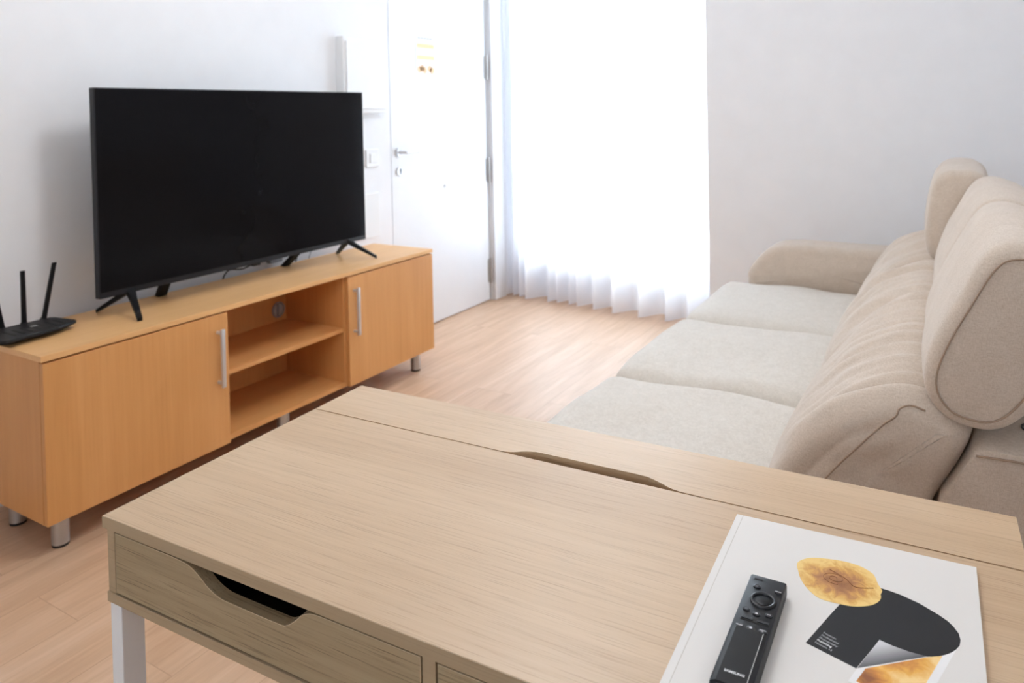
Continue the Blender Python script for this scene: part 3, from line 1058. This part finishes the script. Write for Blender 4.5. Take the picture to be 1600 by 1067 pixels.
def inset(c, a):
    cx_ = sum(q[0] for q in c) / 4; cy_ = sum(q[1] for q in c) / 4
    return [(q[0] + (cx_ - q[0]) * a, q[1] + (cy_ - q[1]) * a) for q in c]


bm = bmesh.new(); prism(bm, inset(corn, 0.012), 'Z', 0.0008, BT - 0.0008); obj('page_block', bm, pages, book, local=True)
bm = bmesh.new(); prism(bm, corn, 'Z', 0.0, 0.0008); obj('back_cover', bm, paper, book, local=True)
bm = bmesh.new(); prism(bm, corn, 'Z', BT - 0.0008, BT); front_cover = obj('front_cover', bm, paper, book, local=True)
bm = bmesh.new(); prism(bm, [bk(0.7045, 0.02), bk(0.7055, 0.02), bk(0.7070, 0.3345), bk(0.7060, 0.3345)], 'Z', 0.0, BT - 0.0009); obj('spine', bm, paper, book, local=True)
bm = bmesh.new(); prism(bm, [bk(0.7115, 0.0205), bk(0.7123, 0.0205), bk(0.7138, 0.3343), bk(0.7130, 0.3343)], 'Z', BT, BT + 0.00012)
obj('spine_crease', bm, plain('crease', (0.60, 0.57, 0.52, 1), 0.6), book, local=True)


def art(name, pts, mat, lift, k=0, closed=True):
    q = [bk(*p) for p in pts]
    if k:
        q = [(p.x, p.y) for p in catmull([(a, b_, 0) for a, b_ in q], k)]
    b_ = bmesh.new()
    prism(b_, q, 'Z', BT, BT + lift)
    return obj(name, b_, mat, front_cover, local=True)


def pastry_mat(name, cx_, cy_, s):
    t = NT(name)
    t.bsdf((0.7, 0.4, 0.12, 1), 0.5)
    v = t.coords((1, 1, 1))
    mp = t.n('ShaderNodeMapping')
    mp.inputs['Location'].default_value = (-cx_ / s[0], -cy_ / s[1], 0)
    mp.inputs['Scale'].default_value = (1 / s[0], 1 / s[1], 0)
    t.l(v, mp.inputs[0])
    ln = t.n('ShaderNodeVectorMath', operation='LENGTH')
    t.l(mp.outputs[0], ln.inputs[0])
    nz = t.noise(v, 55.0, 6, 0.65, 1.4)
    ad = t.n('ShaderNodeMath', operation='MULTIPLY_ADD')
    t.l(nz, ad.inputs[0]); ad.inputs[1].default_value = 0.75
    l2 = t.n('ShaderNodeMath', operation='MULTIPLY'); t.l(ln.outputs['Value'], l2.inputs[0]); l2.inputs[1].default_value = 0.55
    t.l(l2.outputs[0], ad.inputs[2])
    c = t.ramp(ad.outputs[0], [(0.42, (0.24, 0.090, 0.028, 1)), (0.62, (0.42, 0.185, 0.055, 1)), (0.76, (0.64, 0.34, 0.075, 1)), (0.92, (0.80, 0.56, 0.19, 1))])
    t.l(c, t.b.inputs['Base Color'])
    return t.m


black_ink = plain('black_ink', (0.014, 0.014, 0.016, 1), 0.55, ior=1.3, var=0.05)
art('printed_booklet', [(0.863, 0.2600), (0.873, 0.2590), (0.883, 0.2570), (0.899, 0.2510), (0.915, 0.2410), (0.9225, 0.2350), (0.927, 0.2290), (0.931, 0.2205), (0.932, 0.2120), (0.931, 0.2040), (0.928, 0.1970), (0.924, 0.1905), (0.919, 0.1850), (0.912, 0.1793), (0.905, 0.1760),
                        (0.898, 0.1748), (0.891, 0.1750), (0.878, 0.1770), (0.867, 0.1800), (0.851, 0.1340), (0.808, 0.1470), (0.824, 0.1970), (0.837, 0.2350)], black_ink, 0.00010)
art('printed_border', [(0.8515, 0.1340), (0.905, 0.1758), (0.912, 0.1792), (0.919, 0.1850), (0.924, 0.1905), (0.928, 0.1965), (0.912, 0.1450), (0.898, 0.1000), (0.846, 0.1160)], plain('print_white', (0.86, 0.86, 0.86, 1), 0.4), 0.00014)
photo_m = NT('pastry_photo')
photo_m.bsdf((0.7, 0.4, 0.1, 1), 0.45)
vv = photo_m.coords((1, 1, 0))
vo = photo_m.n('ShaderNodeTexVoronoi'); vo.inputs['Scale'].default_value = 28.0
photo_m.l(vv, vo.inputs['Vector'])
nz = photo_m.noise(vv, 90.0, 5, 0.65, 1.2)
ad = photo_m.n('ShaderNodeMath', operation='MULTIPLY_ADD')
photo_m.l(nz, ad.inputs[0]); ad.inputs[1].default_value = 0.5; photo_m.l(vo.outputs['Distance'], ad.inputs[2])
photo_m.l(photo_m.ramp(ad.outputs[0], [(0.34, (0.24, 0.075, 0.015, 1)), (0.55, (0.55, 0.21, 0.035, 1)), (0.74, (0.76, 0.38, 0.06, 1)), (0.95, (0.88, 0.62, 0.26, 1))]), photo_m.b.inputs['Base Color'])
art('printed_photo', [(0.8580, 0.1372), (0.905, 0.1752), (0.917, 0.1828), (0.9045, 0.1430), (0.893, 0.1060), (0.852, 0.1185)], photo_m.m, 0.00018)
# page curl: a printed grey blend
cm = NT('curl_blend')
cm.bsdf((0.5, 0.5, 0.5, 1), 0.45)
tc = cm.coords((1, 1, 0))
sep = cm.n('ShaderNodeSeparateXYZ'); cm.l(tc, sep.inputs[0])
m1 = cm.n('ShaderNodeMath', operation='MULTIPLY'); cm.l(sep.outputs[0], m1.inputs[0]); m1.inputs[1].default_value = -0.62
m2 = cm.n('ShaderNodeMath', operation='MULTIPLY_ADD'); cm.l(sep.outputs[1], m2.inputs[0]); m2.inputs[1].default_value = 0.78; cm.l(m1.outputs[0], m2.inputs[2])
mr = cm.n('ShaderNodeMapRange'); cm.l(m2.outputs[0], mr.inputs[0])
mr.inputs[1].default_value = -0.0010; mr.inputs[2].default_value = 0.0250
cm.l(cm.ramp(mr.outputs[0], [(0.0, (0.10, 0.10, 0.11, 1)), (0.30, (0.27, 0.27, 0.28, 1)), (0.75, (0.62, 0.62, 0.64, 1)), (1.0, (0.70, 0.70, 0.71, 1))]), cm.b.inputs['Base Color'])
art('printed_curl', [(0.8670, 0.1800), (0.8780, 0.1770), (0.8910, 0.1755), (0.9050, 0.1762), (0.8520, 0.1352)], cm.m, 0.00022)
pc = bk(0.826, 0.252)
art('printed_pastry', [(0.784, 0.266), (0.790, 0.277), (0.799, 0.2835), (0.813, 0.288), (0.827, 0.2905), (0.838, 0.290), (0.846, 0.288), (0.8540, 0.283), (0.858, 0.278), (0.862, 0.265), (0.866, 0.2560), (0.865, 0.249),
                       (0.8655, 0.243), (0.863, 0.235), (0.856, 0.2260), (0.842, 0.2180), (0.827, 0.2160), (0.812, 0.2165), (0.801, 0.225), (0.792, 0.238), (0.787, 0.252)], pastry_mat('pastry_print', pc[0], pc[1], (0.040, 0.036)), 0.00026, 3)
# swirl lines of the pastry
bm = bmesh.new()
sw_pts = []
for i in range(40):
    a = i / 39 * 3.6 * PI
    r_ = 0.0015 + 0.0085 * i / 39
    sw_pts.append((pc[0] - 0.004 + r_ * 1.25 * math.cos(a), pc[1] + 0.004 + r_ * math.sin(a), BT + 0.0003))
tube(bm, sw_pts, 0.00035, 5)
tube(bm, catmull([(pc[0] - 0.010, pc[1] + 0.017, BT + 0.0003), (pc[0] + 0.006, pc[1] + 0.008, BT + 0.0003), (pc[0] + 0.016, pc[1] - 0.002, BT + 0.0003), (pc[0] + 0.032, pc[1] + 0.004, BT + 0.0003)], 6, False), 0.0005, 5)
obj('pastry_swirl', bm, plain('swirl_print', (0.25, 0.09, 0.025, 1), 0.5), front_cover, local=True)


def text_mesh(name, body, size, loc, rz, mat, parent, bold=0.0):
    cu = bpy.data.curves.new(name, 'FONT')
    cu.body = body
    cu.size = size
    cu.offset = bold
    cu.extrude = 0.00004
    cu.resolution_u = 3
    to = bpy.data.objects.new(name + '_curve', cu)
    COL.objects.link(to)
    dg = bpy.context.evaluated_depsgraph_get()
    me = bpy.data.meshes.new_from_object(to.evaluated_get(dg))
    bpy.data.objects.remove(to)
    bm = bmesh.new(); bm.from_mesh(me)
    bpy.data.meshes.remove(me)
    mt = Matrix.Translation(Vector(loc)) @ Matrix.Rotation(rz, 4, 'Z')
    bmesh.ops.transform(bm, matrix=mt, verts=bm.verts[:])
    return obj(name, bm, mat, parent, local=True)


ink_w = plain('pale_ink', (0.55, 0.55, 0.57, 1), 0.5)
ink_w2 = plain('white_ink', (0.85, 0.85, 0.86, 1), 0.5)
tdir = math.radians(-19)
for i, (s_, bld) in enumerate((('Premium', 0), ('Professional', 0), ('Photography', 0), ('Publishing', 0.00008), ('Numero 13', 0))):
    x, y = bk(0.8205 - 0.00135 * i, 0.1688 - 0.0040 * i)
    text_mesh('cover_text', s_, 0.00330 if i != 3 else 0.0034, (x, y - 0.002, BT + 0.00016), tdir, ink_w if i != 3 else ink_w2, front_cover, bld)

# ------------------------------------------------------------------ remote control lying on the magazine
rx, ry = 0.7455, 0.0470
px, py = on_desk(rx, ry)
RZ0 = BZ + BT + 0.0001
remote = empty('remote_control', (px, py, RZ0), 'slim black television remote control lying on the white magazine', 'remote control', rz=DR - 0.020)
RW, RL, RH = 0.0345, 0.159, 0.0145
rm_dark = plain('remote_body', (0.008, 0.009, 0.012, 1), 0.45, ior=1.33)
rm_gloss = plain('remote_panel', (0.005, 0.005, 0.006, 1), 0.32, ior=1.30)
rm_btn = plain('remote_button', (0.012, 0.013, 0.017, 1), 0.35, ior=1.4)
bm = bmesh.new()
# side section (y,z) with a flat rounded ends
prof = [(0.0, 0.003), (0.0, RH - 0.004), (0.0015, RH - 0.0012), (0.005, RH), (RL - 0.004, RH), (RL - 0.001, RH - 0.001), (RL, RH - 0.003), (RL, 0.003), (RL - 0.003, 0.0), (0.004, 0.0)]
prism(bm, prof, 'X', 0.0, RW, 0.0016)
obj('casing', bm, rm_dark, remote, local=True, smooth=True)
# lower smooth cover with bevelled left and right flanks
bm = bmesh.new()
sec = [(0.0006, RH - 0.0008), (0.0055, RH + 0.0016), (RW - 0.0045, RH + 0.0016), (RW - 0.0006, RH - 0.0008)]
A = [bm.verts.new((x, 0.0012, z)) for x, z in sec]
Bv = [bm.verts.new((x, 0.0730, z)) for x, z in sec]
bm.faces.new(A[::-1]); bm.faces.new(Bv)
for i in range(4):
    bm.faces.new((A[i], A[(i + 1) % 4], Bv[(i + 1) % 4], Bv[i]))
low = obj('lower_cover', bm, rm_gloss, remote, local=True)
bm = bmesh.new()
box(bm, RW - 0.0052, RW - 0.0047, 0.002, 0.072, RH + 0.0014, RH + 0.0018)
obj('edge_line', bm, M['steel'], low, local=True)
text_mesh('brand_text', 'SAMSUNG', 0.0037, (0.0092, 0.0135, RH + 0.0018), 0, ink_w2, low, 0.00010)
zt = RH


def button(name, x, y, r, sx=1.0, h=0.0012, mat=rm_btn):
    b_ = bmesh.new()
    n = 24
    rings = []
    for (rr_, zz) in ((r, zt - 0.0002), (r, zt + h * 0.6), (r * 0.82, zt + h)):
        rings.append([b_.verts.new((x + rr_ * sx * math.cos(2 * PI * i / n), y + rr_ * math.sin(2 * PI * i / n), zz)) for i in range(n)])
    for r0, r1 in zip(rings[:-1], rings[1:]):
        for i in range(n):
            b_.faces.new((r0[i], r0[(i + 1) % n], r1[(i + 1) % n], r1[i]))
    b_.faces.new(rings[-1])
    return obj(name, b_, mat, remote, local=True, smooth=True)


L = lambda x, y: (x - rx, y - ry)


def icon(parent, x, y, kind):
    b_ = bmesh.new()
    z = zt + 0.0012
    if kind == 'bars':
        for k in range(3):
            box(b_, x - 0.0014 + k * 0.0011, x - 0.0008 + k * 0.0011, y - 0.0007, y + 0.0007, z, z + 0.0001)
    elif kind == 'ring':
        tube(b_, [(x + 0.0010 * math.cos(a * PI / 6), y + 0.0010 * math.sin(a * PI / 6), z) for a in range(12)], 0.0001, 4, closed=True)
    elif kind == 'home':
        prism(b_, [(x - 0.0012, y - 0.0010), (x + 0.0012, y - 0.0010), (x + 0.0012, y + 0.0003), (x, y + 0.0014), (x - 0.0012, y + 0.0003)], 'Z', z, z + 0.0001)
    elif kind == 'line':
        box(b_, x - 0.0027, x + 0.0027, y - 0.0005, y + 0.0005, z, z + 0.0001)
    elif kind == 'drop':
        box(b_, x - 0.0027, x + 0.0027, y + 0.0002, y + 0.0010, z, z + 0.0001)
        prism(b_, [(x - 0.0010, y - 0.0006), (x, y - 0.0016), (x + 0.0010, y - 0.0006)], 'Z', z, z + 0.0001)
    obj('icon', b_, ink_w, parent, local=True)


for (x, y, r, sx, kind) in ((0.7555, 0.185, 0.0030, 1.25, 'ring'), (0.7755, 0.185, 0.0028, 1.25, 'line'),
                            (0.7535, 0.1475, 0.0028, 1.2, 'ring'), (0.7635, 0.1445, 0.0030, 1.2, 'home'), (0.7742, 0.1475, 0.0030, 1.2, 'bars'),
                            (0.7530, 0.1225, 0.0030, 1.35, 'line'), (0.7630, 0.1230, 0.0034, 1.15, 'home'), (0.7735, 0.1235, 0.0030, 1.35, 'drop')):
    a, b_ = L(x, y)
    bt = button('button', a, b_, r, sx)
    icon(bt, a, b_, kind)
a, b_ = L(0.7650, 0.1665)
bm = bmesh.new()
tube(bm, [(a + 0.0105 * math.cos(i * PI / 24), b_ + 0.0105 * math.sin(i * PI / 24), zt + 0.0004) for i in range(48)], 0.0016, 8, closed=True)
obj('direction_ring', bm, rm_btn, remote, local=True, smooth=True)
button('select_button', a, b_, 0.0066, 1.0, 0.0008, rm_gloss)
bm = bmesh.new()
a, b_ = L(0.7640, 0.1345)
box(bm, a - 0.0125, a + 0.0135, b_ - 0.0022, b_ + 0.0026, zt - 0.0004, zt + 0.0003)
slot = obj('rocker_slot', bm, M['black_rubber'], remote, local=True)
for dx in (-0.0068, 0.0072):
    bm = bmesh.new()
    box(bm, a + dx - 0.0052, a + dx + 0.0052, b_ - 0.0006, b_ + 0.0022, zt + 0.0003, zt + 0.0012, 0.0003)
    obj('rocker_button', bm, rm_btn, slot, local=True)
bm = bmesh.new()
a, b_ = L(0.7545, 0.1975)
box(bm, a - 0.0040, a + 0.0040, b_ - 0.0012, b_ + 0.0012, zt, zt + 0.0002)
obj('sensor_window', bm, M['black_rubber'], remote, local=True)
